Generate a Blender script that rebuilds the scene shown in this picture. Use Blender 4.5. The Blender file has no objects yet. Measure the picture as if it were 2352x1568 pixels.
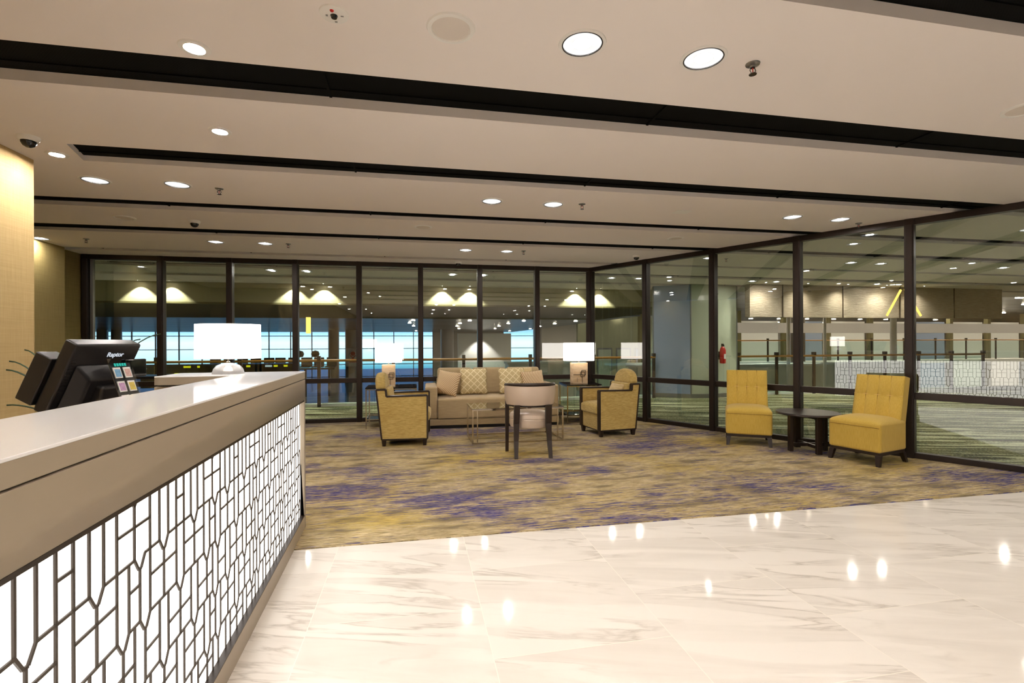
import bpy, math, random
from mathutils import Matrix, Vector
random.seed(7)
R = math.radians
sc = bpy.context.scene
COL = sc.collection
H, HC = 1.35, 2.784            # eye height, ceiling height

# ------------------------------------------------------------------ colours and materials
def lin(c):
    return tuple(((v/255)/12.92 if v/255 <= .04045 else ((v/255+.055)/1.055)**2.4) for v in c) + (1,)

class NT:
    def __init__(s, name):
        s.m = bpy.data.materials.new(name); s.m.use_nodes = True
        s.t = s.m.node_tree; s.t.nodes.clear()
        s.out = s.n('ShaderNodeOutputMaterial')
    def n(s, typ, **kw):
        nd = s.t.nodes.new(typ)
        for k, v in kw.items(): setattr(nd, k, v)
        return nd
    def l(s, a, b): s.t.links.new(a, b)
    def setv(s, sock, v):
        if hasattr(v, 'is_output'): s.l(v, sock)
        else: sock.default_value = v
    def math(s, op, a, b=0.0, clamp=False):
        nd = s.n('ShaderNodeMath', operation=op, use_clamp=clamp)
        s.setv(nd.inputs[0], a); s.setv(nd.inputs[1], b)
        return nd.outputs[0]
    def mix(s, f, a, b):
        nd = s.n('ShaderNodeMix', data_type='RGBA')
        s.setv(nd.inputs[0], f); s.setv(nd.inputs[6], a); s.setv(nd.inputs[7], b)
        return nd.outputs[2]
    def ramp(s, f, stops, interp='LINEAR'):
        nd = s.n('ShaderNodeValToRGB'); cr = nd.color_ramp; cr.interpolation = interp
        cr.elements[0].position, cr.elements[0].color = stops[0]
        cr.elements[1].position, cr.elements[1].color = stops[1]
        for p, c in stops[2:]:
            e = cr.elements.new(p); e.color = c
        s.setv(nd.inputs[0], f)
        return nd.outputs[0]
    def coord(s, scale=(1,1,1), rot=(0,0,0), loc=(0,0,0)):
        tc = s.n('ShaderNodeTexCoord'); mp = s.n('ShaderNodeMapping')
        mp.inputs['Scale'].default_value = scale; mp.inputs['Rotation'].default_value = rot; mp.inputs['Location'].default_value = loc
        src = tc.outputs['Object']
        if any(rot):                      # turn first, then stretch
            r0 = s.n('ShaderNodeMapping'); r0.inputs['Rotation'].default_value = rot; s.l(src, r0.inputs['Vector']); src = r0.outputs[0]
            mp.inputs['Rotation'].default_value = (0,0,0)
        s.l(src, mp.inputs['Vector'])
        return mp.outputs[0]
    def noise(s, vec, scale=1, detail=3, rough=.5, dist=0):
        nd = s.n('ShaderNodeTexNoise')
        nd.inputs['Scale'].default_value = scale; nd.inputs['Detail'].default_value = detail
        nd.inputs['Roughness'].default_value = rough; nd.inputs['Distortion'].default_value = dist
        s.l(vec, nd.inputs['Vector'])
        return nd.outputs[0]
    def pr(s, col, rough=.5, metal=0, spec=.5, bump=None, bstr=.2, bdist=.01, coat=0, emis=None, estr=0, sheen=0, alpha=None):
        p = s.n('ShaderNodeBsdfPrincipled')
        s.setv(p.inputs['Base Color'], col); s.setv(p.inputs['Roughness'], rough)
        p.inputs['Metallic'].default_value = metal; p.inputs['Specular IOR Level'].default_value = spec
        p.inputs['Coat Weight'].default_value = coat; p.inputs['Coat Roughness'].default_value = .03
        p.inputs['Sheen Weight'].default_value = sheen
        if emis is not None:
            s.setv(p.inputs['Emission Color'], emis); p.inputs['Emission Strength'].default_value = estr
        if bump is not None:
            b = s.n('ShaderNodeBump'); b.inputs['Strength'].default_value = bstr; b.inputs['Distance'].default_value = bdist
            s.l(bump, b.inputs['Height']); s.l(b.outputs[0], p.inputs['Normal'])
        s.l(p.outputs[0], s.out.inputs[0])
        return s.m

def plain(name, rgb, rough=.5, metal=0, spec=.5, var=.06, nscale=6, coat=0, bump=0):
    t = NT(name); v = t.coord()
    n = t.noise(v, nscale, 3)
    c = lin(rgb); a = tuple(x*(1-var) for x in c[:3])+(1,); b = tuple(min(1, x*(1+var)) for x in c[:3])+(1,)
    return t.pr(t.mix(n, a, b), rough, metal, spec, coat=coat, bump=n if bump else None, bstr=bump)

def emit(name, rgb, s, stripes=False):
    t = NT(name); e = t.n('ShaderNodeEmission'); c = lin(rgb)
    if stripes:
        n = t.noise(t.coord((14,14,14)), 1, 1)
        t.l(t.mix(n, tuple(x*.8 for x in c[:3])+(1,), c), e.inputs[0])
    else:
        e.inputs[0].default_value = c
    e.inputs[1].default_value = s
    t.l(e.outputs[0], t.out.inputs[0])
    return t.m

M = {}
M['ceiling'] = plain('ceiling_paint', (250,241,235), .75, spec=.2, var=.02, nscale=2)
M['ceiling_out'] = plain('outer_ceiling_paint', (176,172,142), .75, spec=.2, var=.02, nscale=2)
t = NT('grille_dark'); v = t.coord((130,130,130))
ck = t.n('ShaderNodeTexChecker'); ck.inputs['Scale'].default_value = 1; t.l(v, ck.inputs['Vector'])
ck.inputs[1].default_value = lin((14,13,10)); ck.inputs[2].default_value = lin((6,6,5))
M['grille'] = t.pr(ck.outputs[0], .7, spec=.05)
def fabric_wall(name, a, b):
    t = NT(name)
    n1 = t.noise(t.coord((3,3,160)), 1, 3); n2 = t.noise(t.coord((110,110,4)), 1, 2)
    f = t.math('MULTIPLY', t.math('ADD', n1, n2), .5)
    return t.pr(t.ramp(f, [(.35, lin(a)), (.65, lin(b))]), .8, spec=.2, bump=f, bstr=.15)
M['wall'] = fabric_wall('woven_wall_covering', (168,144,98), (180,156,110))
M['wall3'] = fabric_wall('dim_wall_covering', (150,132,84), (164,146,96))  # same woven covering, its weaker light put into a darker colour
M['wall2'] = fabric_wall('shaded_wall_covering', (120,106,62), (136,120,74))  # woven covering coloured dark for the unlit side wall
M['wall_plain'] = plain('plain_wall', (190,176,146), .8, spec=.2)
M['bronze'] = plain('bronze_frame', (42,31,24), .38, metal=.35, var=.12, nscale=20)
M['black'] = plain('black_metal', (22,19,17), .4, spec=.4)
M['wood_dark'] = plain('dark_wood', (40,27,20), .35, spec=.5, var=.2, nscale=30)
M['chrome'] = plain('chrome', (205,195,178), .14, metal=1, var=.03)
M['steel'] = plain('brushed_steel', (150,148,145), .35, metal=.9)
M['white'] = plain('white_plastic', (248,244,238), .45, var=.02)
M['whitelac'] = plain('white_lacquer', (208,196,184), .12, spec=.5, var=.02, nscale=1.5, coat=.4)
M['top'] = plain('white_solid_surface', (252,249,246), .09, spec=.22, var=.01, nscale=2)
M['apron'] = plain('shaded_lacquer', (164,150,130), .28, spec=.28, var=.02, nscale=1.5)  # shade on the white counter's upright faces put into the colour
M['groove'] = plain('shadow_groove', (92,80,64), .6)
M['panel_glow'] = emit('backlit_panel', (255,248,240), 2.3)
M['lattice'] = plain('lattice_metal', (62,52,42), .5, metal=.2)
M['shade'] = emit('lamp_shade_glow', (255,246,238), 4.0)
M['lens'] = emit('downlight_lens', (255,248,242), 400)
M['lens_bright'] = emit('boosted_downlight_lens', (255,248,242), 640)  # same downlight, strength boosted to lift floor, ceiling and counter
M['glow_ring'] = emit('lit_reflector', (255,252,248), .98, True)
M['lens_far'] = emit('hall_downlight_lens', (255,240,220), 130)
M['reflector'] = plain('downlight_reflector', (214,212,208), .12, metal=.9)
M['spk'] = plain('speaker_cloth', (226,216,206), .8)
M['red'] = plain('red_paint', (190,24,20), .35)
M['blk_plastic'] = plain('black_plastic', (26,24,24), .32, spec=.45, var=.1, nscale=60)
M['blk_gloss'] = plain('black_gloss', (14,13,14), .06, spec=.6)
M['brass'] = plain('brass_rail', (176,128,58), .3, metal=.6)
M['walnut'] = plain('handrail_wood', (168,120,52), .3, spec=.5)
M['leaf'] = plain('palm_leaf', (34,58,22), .45, var=.3)
M['pot'] = plain('grey_pot', (70,66,62), .6)
M['green_clad'] = plain('green_glass_cladding', (186,194,172), .12, spec=.6, var=.03, nscale=1)
M['blue_clad'] = plain('blue_glass_cladding', (156,174,204), .12, spec=.6, var=.04, nscale=1)
M['grey_col'] = plain('grey_column_metal', (140,136,138), .4, metal=.2)
M['beigec'] = plain('cream_counter_laminate', (238,234,222), .35)
M['greywall'] = plain('hall_wall_grey', (205,198,190), .7)
M['greenwall'] = plain('hall_wall_green', (168,168,136), .7)
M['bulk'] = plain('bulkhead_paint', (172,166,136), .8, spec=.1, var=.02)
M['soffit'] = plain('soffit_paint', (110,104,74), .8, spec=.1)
M['gold_glow'] = emit('gold_light', (255,214,110), 1.6)
M['yellow_glow'] = emit('yellow_sign_light', (240,220,30), 1.0)
M['white_glow'] = emit('white_sign_light', (220,226,235), .7)
M['cyan_glow'] = emit('cyan_display', (60,200,180), .8)

# upholstery
def weave(name, a, b, dirz=True, fine=240, rough=.8, sheen=.2):
    t = NT(name)
    s1 = (fine*.12, fine*.12, fine) if dirz else (fine, fine, fine*.08)
    n1 = t.noise(t.coord(s1), 1, 2); n2 = t.noise(t.coord(), 5, 2)
    f = t.math('ADD', t.math('MULTIPLY', n1, .75), t.math('MULTIPLY', n2, .25))
    return t.pr(t.ramp(f, [(.36, lin(a)), (.64, lin(b))]), rough, spec=.25, bump=n1, bstr=.2, bdist=.004, sheen=sheen)
M['mustard'] = weave('mustard_fabric', (200,166,70), (212,180,86), False, 170)
M['gold'] = weave('gold_slub_fabric', (176,148,80), (206,180,112), True, 150)
M['sofa'] = weave('taupe_velvet', (178,156,118), (188,166,127), True, 60, sheen=.3)
M['piping'] = plain('pale_gold_piping', (222,186,110), .6)
M['seam'] = plain('dark_seam', (126,88,32), .8)
M['satin'] = plain('pale_satin', (206,186,166), .28, spec=.6, var=.05, nscale=9)
M['cream_cush'] = weave('cream_cushion', (196,170,118), (222,198,150), True, 90)
# trellis cushion
t = NT('trellis_cushion'); tc = t.n('ShaderNodeTexCoord'); sp = t.n('ShaderNodeSeparateXYZ'); t.l(tc.outputs['Object'], sp.inputs[0])
def tri(a): return t.math('ABSOLUTE', t.math('SUBTRACT', t.math('FRACT', a), .5))
u = t.math('MULTIPLY', t.math('ADD', sp.outputs[0], sp.outputs[2]), 9.0); w = t.math('MULTIPLY', t.math('SUBTRACT', sp.outputs[0], sp.outputs[2]), 9.0)
mm = t.math('MINIMUM', tri(u), tri(w)); line = t.math('LESS_THAN', mm, .07)
M['trellis'] = t.pr(t.mix(line, lin((206,184,134)), lin((242,228,190))), .7, bump=line, bstr=.3)
t = NT('striped_cushion'); sp = t.n('ShaderNodeSeparateXYZ'); tc = t.n('ShaderNodeTexCoord'); t.l(tc.outputs['Object'], sp.inputs[0])
st = t.math('FRACT', t.math('MULTIPLY', t.math('SUBTRACT', sp.outputs[0], t.math('MULTIPLY', sp.outputs[2], .75)), 32.0))
line = t.math('LESS_THAN', st, .42)
M['stripe'] = t.pr(t.mix(line, lin((228,206,164)), lin((176,136,96))), .7, bump=line, bstr=.4)
# travertine lamp base
t = NT('travertine'); n = t.noise(t.coord((6,6,22)), 1, 4)
M['travertine'] = t.pr(t.ramp(n, [(.3, lin((214,176,128))), (.7, lin((240,214,176)))]), .5)

# window glass: clear pane that mirrors more at a slant
def glass(name, base, tint, k=1.0):
    t = NT(name); lw = t.n('ShaderNodeLayerWeight'); lw.inputs[0].default_value = .5
    geo = t.n('ShaderNodeNewGeometry')
    f = t.math('ADD', base, t.math('MULTIPLY', t.math('POWER', lw.outputs['Facing'], 4.0), (1-base)*k))
    f = t.math('MULTIPLY', f, t.math('SUBTRACT', 1.0, geo.outputs['Backfacing']))
    tr = t.n('ShaderNodeBsdfTransparent'); tr.inputs[0].default_value = tint
    gl = t.n('ShaderNodeBsdfGlossy'); gl.inputs['Roughness'].default_value = 0; gl.inputs[0].default_value = (.95,.97,.95,1)
    mx = t.n('ShaderNodeMixShader'); t.setv(mx.inputs[0], f); t.l(tr.outputs[0], mx.inputs[1]); t.l(gl.outputs[0], mx.inputs[2])
    t.l(mx.outputs[0], t.out.inputs[0])
    return t.m
M['glass'] = glass('window_glass', .155, (.93,.95,.92,1))
M['rail_glass'] = glass('balustrade_glass', .06, (.84,.93,.90,1))
M['acrylic'] = glass('clear_acrylic', .10, (.96,.97,.97,1))
M['smoke'] = glass('smoked_glass', .22, (.42,.38,.33,1))
t = NT('crystal'); g = t.n('ShaderNodeBsdfGlass'); g.inputs['IOR'].default_value = 1.5; g.inputs['Roughness'].default_value = .02
d_ = t.n('ShaderNodeBsdfDiffuse'); d_.inputs[0].default_value = (.95,.93,.92,1); x_ = t.n('ShaderNodeMixShader'); x_.inputs[0].default_value = .28
t.l(g.outputs[0], x_.inputs[1]); t.l(d_.outputs[0], x_.inputs[2]); t.l(x_.outputs[0], t.out.inputs[0]); M['crystal'] = t.m

# marble tiles
t = NT('marble_tiles')
v = t.coord((1,1,1), (0,0,0), (0,0,0))
tc = t.n('ShaderNodeTexCoord'); sp = t.n('ShaderNodeSeparateXYZ'); t.l(tc.outputs['Object'], sp.inputs[0])
cb = t.n('ShaderNodeCombineXYZ')
t.l(t.math('ADD', sp.outputs[1], 10*.832+.0), cb.inputs[0]); t.l(t.math('ADD', sp.outputs[0], 20*.832-.325), cb.inputs[1])
br = t.n('ShaderNodeTexBrick', offset=.5, offset_frequency=2, squash=1)
t.l(cb.outputs[0], br.inputs['Vector'])
br.inputs['Scale'].default_value = 1; br.inputs['Mortar Size'].default_value = .0018; br.inputs['Mortar Smooth'].default_value = .1
br.inputs['Brick Width'].default_value = .832; br.inputs['Row Height'].default_value = .832; br.inputs['Bias'].default_value = 0
br.inputs['Color1'].default_value = (0,0,0,1); br.inputs['Color2'].default_value = (1,1,1,1); br.inputs['Mortar'].default_value = (.5,.5,.5,1)
# veins: streaks running down-right, shifted per tile
shift = t.n('ShaderNodeVectorMath', operation='MULTIPLY'); t.l(br.outputs['Color'], shift.inputs[0]); shift.inputs[1].default_value = (7,11,3)
vv = t.n('ShaderNodeVectorMath', operation='ADD'); t.l(tc.outputs['Object'], vv.inputs[0]); t.l(shift.outputs[0], vv.inputs[1])
m0 = t.n('ShaderNodeMapping'); m0.inputs['Rotation'].default_value = (0,0,R(17)); t.l(vv.outputs[0], m0.inputs[0])
mp = t.n('ShaderNodeMapping'); mp.inputs['Scale'].default_value = (.9,6.5,1); t.l(m0.outputs[0], mp.inputs[0])
nz = t.n('ShaderNodeTexNoise'); nz.inputs['Scale'].default_value = 1.0; nz.inputs['Detail'].default_value = 6; nz.inputs['Roughness'].default_value = .55; nz.inputs['Distortion'].default_value = .6
t.l(mp.outputs[0], nz.inputs['Vector'])
ridge = t.math('ABSOLUTE', t.math('SUBTRACT', nz.outputs[0], .5))
vein = t.math('SUBTRACT', 1.0, t.math('MULTIPLY', ridge, 22.0), True)
big = t.noise(vv.outputs[0], 1.6, 3)
mask = t.ramp(big, [(.42, (0,0,0,1)), (.60, (1,1,1,1))])
vein = t.math('MULTIPLY', t.math('MULTIPLY', t.math('POWER', vein, 1.6), mask), .5)
soft = t.math('MULTIPLY', t.ramp(nz.outputs[0], [(.42, (0,0,0,1)), (.66, (1,1,1,1))]), .22)
vtot = t.math('ADD', vein, soft, True)
base = t.mix(vtot, lin((243,236,226)), lin((176,164,148)))
col = t.mix(br.outputs['Fac'], base, lin((250,243,230)))
M['marble'] = t.pr(col, .08, spec=.09)

# carpet
t = NT('lounge_carpet')
def N(scale, s=1, d=3, r=.5, rot=0, loc=(0,0,0), dist=0): return t.noise(t.coord(scale, (0,0,rot), loc), s, d, r, dist)
fine = N((6.5,115,1), 1, 4, .7); fine2 = N((8,80,1), 1, 3, .6, 0, (3,5,0)); fine3 = N((4.0,42,1), 1, 3, .6, 0, (9,1,0))
bigb = N((.62,1.35,1), 1, 4, .62, 0, (5.4,8.3,0), .3); bigy = N((.7,1.1,1), 1, 2, .5, 0, (11,4,0)); midn = N((2.2,6,1), 1, 2, .5, 0, (2,9,0))
tan = t.ramp(fine, [(.36, lin((112,98,68))), (.47, lin((172,152,112))), (.60, lin((226,208,168)))])
yel = t.ramp(fine2, [(.38, lin((140,116,52))), (.60, lin((208,180,92)))])
ymask = t.ramp(t.math('ADD', bigy, t.math('MULTIPLY', t.math('SUBTRACT', fine2, .5), .5)), [(.52, (0,0,0,1)), (.66, (.7,.7,.7,1))])
c1 = t.mix(ymask, tan, yel)
gmask = t.ramp(t.math('ADD', midn, t.math('MULTIPLY', t.math('SUBTRACT', fine, .5), 1.2)), [(.56, (0,0,0,1)), (.68, (.75,.75,.75,1))])
c1 = t.mix(gmask, c1, lin((92,82,66)))
bsum = t.math('ADD', t.math('ADD', bigb, t.math('MULTIPLY', t.math('SUBTRACT', fine3, .5), .75)), t.math('MULTIPLY', t.math('SUBTRACT', fine, .5), .7))
bmask = t.ramp(bsum, [(.54, (0,0,0,1)), (.60, (.95,.95,.95,1))])
blue = t.ramp(midn, [(.35, lin((30,36,124))), (.6, lin((58,60,116)))])
c2 = t.mix(t.math('MULTIPLY', bmask, t.ramp(t.noise(t.coord((12,150,1)), 1, 2, .6), [(.40, (.3,.3,.3,1)), (.52, (1,1,1,1))])), c1, blue)
M['carpet'] = t.pr(c2, .95, spec=.1, bump=fine, bstr=.5, bdist=.004)
t = NT('corridor_carpet')
f1 = N((.45,6.0,1), 1, 5, .65, R(18), (0,0,0), .8); f2 = N((40,40,1), 1, 2)
c = t.ramp(t.math('ADD', t.math('MULTIPLY', f1, .8), t.math('MULTIPLY', f2, .2)), [(.40, lin((22,24,12))), (.45, lin((120,126,92))), (.50, lin((60,66,38))), (.56, lin((200,204,166)))])
M['out_carpet'] = t.pr(c, .95, spec=.1)
t = NT('hall_floor'); M['hall_floor'] = t.pr(lin((150,156,150)), .22, spec=.4)
# terminal ceiling: metal strips running crosswise
t = NT('hall_ceiling_metal'); n = N((.12,2.2,1), 1, 5, .7)
M['hall_ceiling'] = t.pr(t.ramp(n, [(.35, lin((70,74,84))), (.65, lin((150,156,170)))]), .28, metal=.75, bump=n, bstr=.4, bdist=.2)
# stone bulkhead
t = NT('ribbed_stone'); n = t.noise(t.coord((5,5,60)), 1, 4, .7)
M['stone'] = t.pr(t.ramp(n, [(.3, lin((138,124,106))), (.7, lin((176,164,144)))]), .8, bump=n, bstr=.9, bdist=.03)

# ------------------------------------------------------------------ geometry helpers
class MB:
    def __init__(s): s.v = []; s.f = []; s.mi = []; s.cur = 0
    def add(s, vs, fs, mat=None):
        o = len(s.v)
        for p in vs:
            p = Vector(p)
            if mat is not None: p = mat @ p
            s.v.append(p)
        for f in fs: s.f.append([i+o for i in f]); s.mi.append(s.cur)
        return s
    def box(s, x0, x1, y0, y1, z0, z1, mat=None):
        vs = [(x0,y0,z0),(x1,y0,z0),(x1,y1,z0),(x0,y1,z0),(x0,y0,z1),(x1,y0,z1),(x1,y1,z1),(x0,y1,z1)]
        return s.add(vs, [(0,3,2,1),(4,5,6,7),(0,1,5,4),(1,2,6,5),(2,3,7,6),(3,0,4,7)], mat)
    def hexa(s, b, t_):           # two quads (bottom, top) counter-clockwise from above
        return s.add(list(b)+list(t_), [(3,2,1,0),(4,5,6,7),(0,1,5,4),(1,2,6,5),(2,3,7,6),(3,0,4,7)])
    def prism(s, pts, a0, a1, axis='z', mat=None):   # polygon extruded along an axis
        n = len(pts)
        def P(p, a):
            return (p[0], p[1], a) if axis == 'z' else ((a, p[0], p[1]) if axis == 'x' else (p[0], a, p[1]))
        vs = [P(p, a0) for p in pts]+[P(p, a1) for p in pts]
        fs = [tuple(range(n-1, -1, -1)), tuple(range(n, 2*n))]+[(i, (i+1) % n, n+(i+1) % n, n+i) for i in range(n)]
        return s.add(vs, fs, mat)
    def lathe(s, prof, n=32, mat=None, sx=1, sy=1, cap=True):
        vs = []; fs = []
        for r, z in prof:
            for k in range(n):
                a = 2*math.pi*k/n; vs.append((r*math.cos(a)*sx, r*math.sin(a)*sy, z))
        for i in range(len(prof)-1):
            for k in range(n):
                a, b = i*n+k, i*n+(k+1) % n
                fs.append((a, b, b+n, a+n))
        if cap and prof[0][0] > 1e-5: fs.append(tuple(range(n-1, -1, -1)))
        if cap and prof[-1][0] > 1e-5: fs.append(tuple((len(prof)-1)*n+k for k in range(n)))
        return s.add(vs, fs, mat)
    def tube(s, pts, r, n=8, closed=False, mat=None):
        pts = [Vector(p) for p in pts]; m = len(pts); vs = []; fs = []
        rs = r if isinstance(r, (list, tuple)) else [r]*m
        for i, p in enumerate(pts):
            a = pts[(i-1) % m] if (closed or i > 0) else p; b = pts[(i+1) % m] if (closed or i < m-1) else p
            d = (b-a).normalized(); up = Vector((0,0,1)) if abs(d.z) < .9 else Vector((0,1,0))
            x = d.cross(up).normalized(); y = x.cross(d).normalized()
            for k in range(n):
                an = 2*math.pi*(k+.5)/n; vs.append(p+x*(rs[i]*math.cos(an))+y*(rs[i]*math.sin(an)))
        for i in range(m if closed else m-1):
            j = (i+1) % m
            for k in range(n): fs.append((i*n+k, j*n+k, j*n+(k+1) % n, i*n+(k+1) % n))
        if not closed: fs += [tuple(range(n)), tuple((m-1)*n+k for k in range(n-1, -1, -1))]
        return s.add(vs, fs, mat)
    def bar(s, a, b, w, h, mat=None):   # rectangular bar from a to b
        a = Vector(a); b = Vector(b); d = (b-a).normalized()
        up = Vector((0,0,1)) if abs(d.z) < .95 else Vector((0,1,0))
        x = d.cross(up).normalized()*(w/2); y = x.cross(d).normalized()*(h/2)
        q = [x+y, -x+y, -x-y, x-y]
        return s.add([a+k for k in q]+[b+k for k in q], [(0,1,2,3),(7,6,5,4),(0,4,5,1),(1,5,6,2),(2,6,7,3),(3,7,4,0)], mat)
    def grid(s, fn, nu, nv, close_u=False, mat=None, flip=False):
        vs = [fn(i/nu, j/nv) for j in range(nv+1) for i in range(nu+1)]
        fs = [(j*(nu+1)+i, j*(nu+1)+i+1, (j+1)*(nu+1)+i+1, (j+1)*(nu+1)+i) for j in range(nv) for i in range(nu)]
        if flip: fs = [tuple(reversed(f)) for f in fs]
        return s.add(vs, fs, mat)

def obj(name, mb, mat, parent=None, bevel=0, seg=2, smooth=False, sub=0, loc=None, rz=0):
    me = bpy.data.meshes.new(name)
    me.from_pydata([tuple(v) for v in mb.v], [], mb.f)
    for m in (mat if isinstance(mat, (list, tuple)) else [mat]): me.materials.append(m)
    if any(mb.mi): me.polygons.foreach_set('material_index', mb.mi)
    me.update()
    import bmesh
    bm = bmesh.new(); bm.from_mesh(me)
    bmesh.ops.remove_doubles(bm, verts=bm.verts, dist=1e-6)
    bmesh.ops.recalc_face_normals(bm, faces=bm.faces); bm.to_mesh(me); bm.free()
    if smooth or bevel: me.polygons.foreach_set('use_smooth', [True]*len(me.polygons))
    o = bpy.data.objects.new(name, me); COL.objects.link(o)
    if parent: o.parent = parent
    if loc: o.location = loc
    if rz: o.rotation_euler = (0,0,rz)
    if bevel:
        b = o.modifiers.new('bevel', 'BEVEL'); b.width = bevel; b.segments = seg; b.limit_method = 'ANGLE'; b.angle_limit = R(35)
        w = o.modifiers.new('wn', 'WEIGHTED_NORMAL'); w.keep_sharp = True
    elif smooth:
        me.set_sharp_from_angle(angle=R(40))
    if sub:
        m = o.modifiers.new('sub', 'SUBSURF'); m.levels = sub; m.render_levels = sub
    return o

def tag(o, label=None, cat=None, group=None, kind=None):
    if label: o['label'] = label
    if cat: o['category'] = cat
    if group: o['group'] = group
    if kind: o['kind'] = kind
    return o
def thing(name, label, cat, loc=(0,0,0), rz=0, group=None, kind=None):
    o = bpy.data.objects.new(name, None); COL.objects.link(o); o.empty_display_size = .1
    o.location = loc; o.rotation_euler = (0,0,rz)
    return tag(o, label, cat, group, kind)
def struct(name, mb, mat, label=None, **k):
    o = obj(name, mb, mat, **k); o['kind'] = 'structure'
    if label: o['label'] = label
    return o
def T(x, y, z): return Matrix.Translation((x, y, z))
def RX(a): return Matrix.Rotation(a, 4, 'X')
def RY(a): return Matrix.Rotation(a, 4, 'Y')
def RZ(a): return Matrix.Rotation(a, 4, 'Z')
def light(name, typ, loc, energy, color=(1,.86,.68), parent=None, rot=(0,0,0), size=.05, angle=None, blend=.4):
    L = bpy.data.lights.new(name, typ); L.energy = energy; L.color = color
    if typ in ('SPOT', 'POINT'): L.shadow_soft_size = size
    if typ == 'SPOT' and angle: L.spot_size = angle; L.spot_blend = blend
    o = bpy.data.objects.new(name, L); COL.objects.link(o); o.location = loc; o.rotation_euler = rot
    if parent: o.parent = parent
    return o

# ------------------------------------------------------------------ plan
YF = 8.90; CX = 3.28                      # far glass wall, corner
SA = R(60); RD = Vector((math.cos(SA), -math.sin(SA), 0)); RN = Vector((math.sin(SA), math.cos(SA), 0))
def rw(s, off=0, z=0): return Vector((CX, YF, 0)) + RD*s + RN*off + Vector((0,0,z))
RLEN = 14.4
rend = rw(RLEN)
YC = 3.44                                 # carpet edge

# floors
g = MB()
g.prism([(-6,-9),(rend.x+1,-9),(rend.x+1,rend.y-1),(rw((YF-YC)/math.sin(SA)).x,YC),(-6,YC)], -.1, 0)
struct('floor', g, M['marble'], 'white marble tile floor with grey veins')
g = MB(); g.prism([(-5.3,YC),(rw((YF-YC)/math.sin(SA)).x,YC),(CX,YF),(-5.3,YF)], -.1, .006)
struct('floor.001', g, M['carpet'], 'tan and gold carpet with streaky blue patches')
g = MB(); g.prism([(-16,YF),(CX,YF),(rw(RLEN+2).x,rw(RLEN+2).y),(26,-4),(26,11.5),(-16,11.5)], -.1, .0)
struct('floor.002', g, M['out_carpet'], 'green streaked corridor carpet outside the glass')
g = MB(); g.box(-60,70,11.5,62,-1.75,-1.65); struct('floor.003', g, M['hall_floor'], 'grey polished floor of the lower hall')
g = MB(); g.box(-16,26,11.42,11.5,-1.65,0); struct('trim_1', g, M['greywall'])

# ceiling: strips of plaster between dark slots
slots = [(1.36,1.80), (2.72,3.12), (4.04,4.38), (5.49,5.80), (6.70,7.06), (8.26,8.44), (9.55,9.9), (10.9,11.2)]
g = MB(); y = -9.0; XL, XR = -5.3, 26
for a, b in slots:
    g.box(XL, XR, y, a, HC, HC+.06); y = b
g.box(XL, XR, y, 12.4, HC, HC+.06)
g.box(-16,XL,8.9,9.55,HC,HC+.06); g.box(-16,XL,9.9,10.9,HC,HC+.06); g.box(-16,XL,11.2,12.4,HC,HC+.06); g.box(-16,XL,8.9,12.4,HC+.09,HC+.14)
g.prism([(XL,4.04),(-2.43,4.04),(-2.52,4.38),(XL,4.38)], HC, HC+.06)
g.box(XL, XR, -9, 12.4, HC+.09, HC+.14)
struct('ceiling', g, M['ceiling'], 'cream plaster ceiling in long bands')
for i, (a, b) in enumerate(slots):
    hz = (.06,.06,.042,.042,.034,.03,.04,.04)[i]
    g = MB(); g.box(XL+.01, XR, a+.001, b-.001, HC+hz, HC+.085)
    # seam and hanger strip inside the slot
    g.box(XL+.01, XR, b-.10, b-.09, HC+hz-.008, HC+hz)
    for k in range(10): g.box(-4.6+2.05*k, -4.585+2.05*k, a+.01, b-.01, HC+hz-.01, HC+hz)
    struct('trim_%d' % (i+2), g, M['grille'], 'dark perforated grille in a ceiling slot')

# solid walls
g = MB(); g.box(-5.3,-2.89,4.44,-2.0,0,HC) if False else g.box(-3.4,-2.89,-9,4.44,0,HC)
struct('wall_left', g, M['wall'], 'gold woven wall end beside the reception desk')
g = MB(); g.box(-5.3,-5.14,4.3,YF,0,HC)
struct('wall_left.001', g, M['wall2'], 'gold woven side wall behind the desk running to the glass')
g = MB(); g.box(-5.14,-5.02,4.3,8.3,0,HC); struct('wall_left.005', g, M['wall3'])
g = MB(); g.box(-5.3,-3.4,4.2,4.3,0,HC); struct('wall_left.002', g, M['wall'])
g = MB(); g.box(-6,rend.x+2,-9.15,-9,0,HC+.2); struct('wall_back', g, M['wall_plain'], 'cream wall behind the viewer')
g = MB(); g.box(26,26.2,-9,12.4,0,HC+.2); struct('wall_right', g, M['greywall'])
g = MB(); g.box(rend.x+1,26,-9.15,-9,0,HC+.2); struct('wall_back.001', g, M['greywall'])
g = MB(); g.box(-16.1,-16,YF,12.4,0,HC+.2); g.box(-16,-5.3,YF-.1,YF,0,HC+.2); struct('wall_left.003', g, M['greenwall'])

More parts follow.
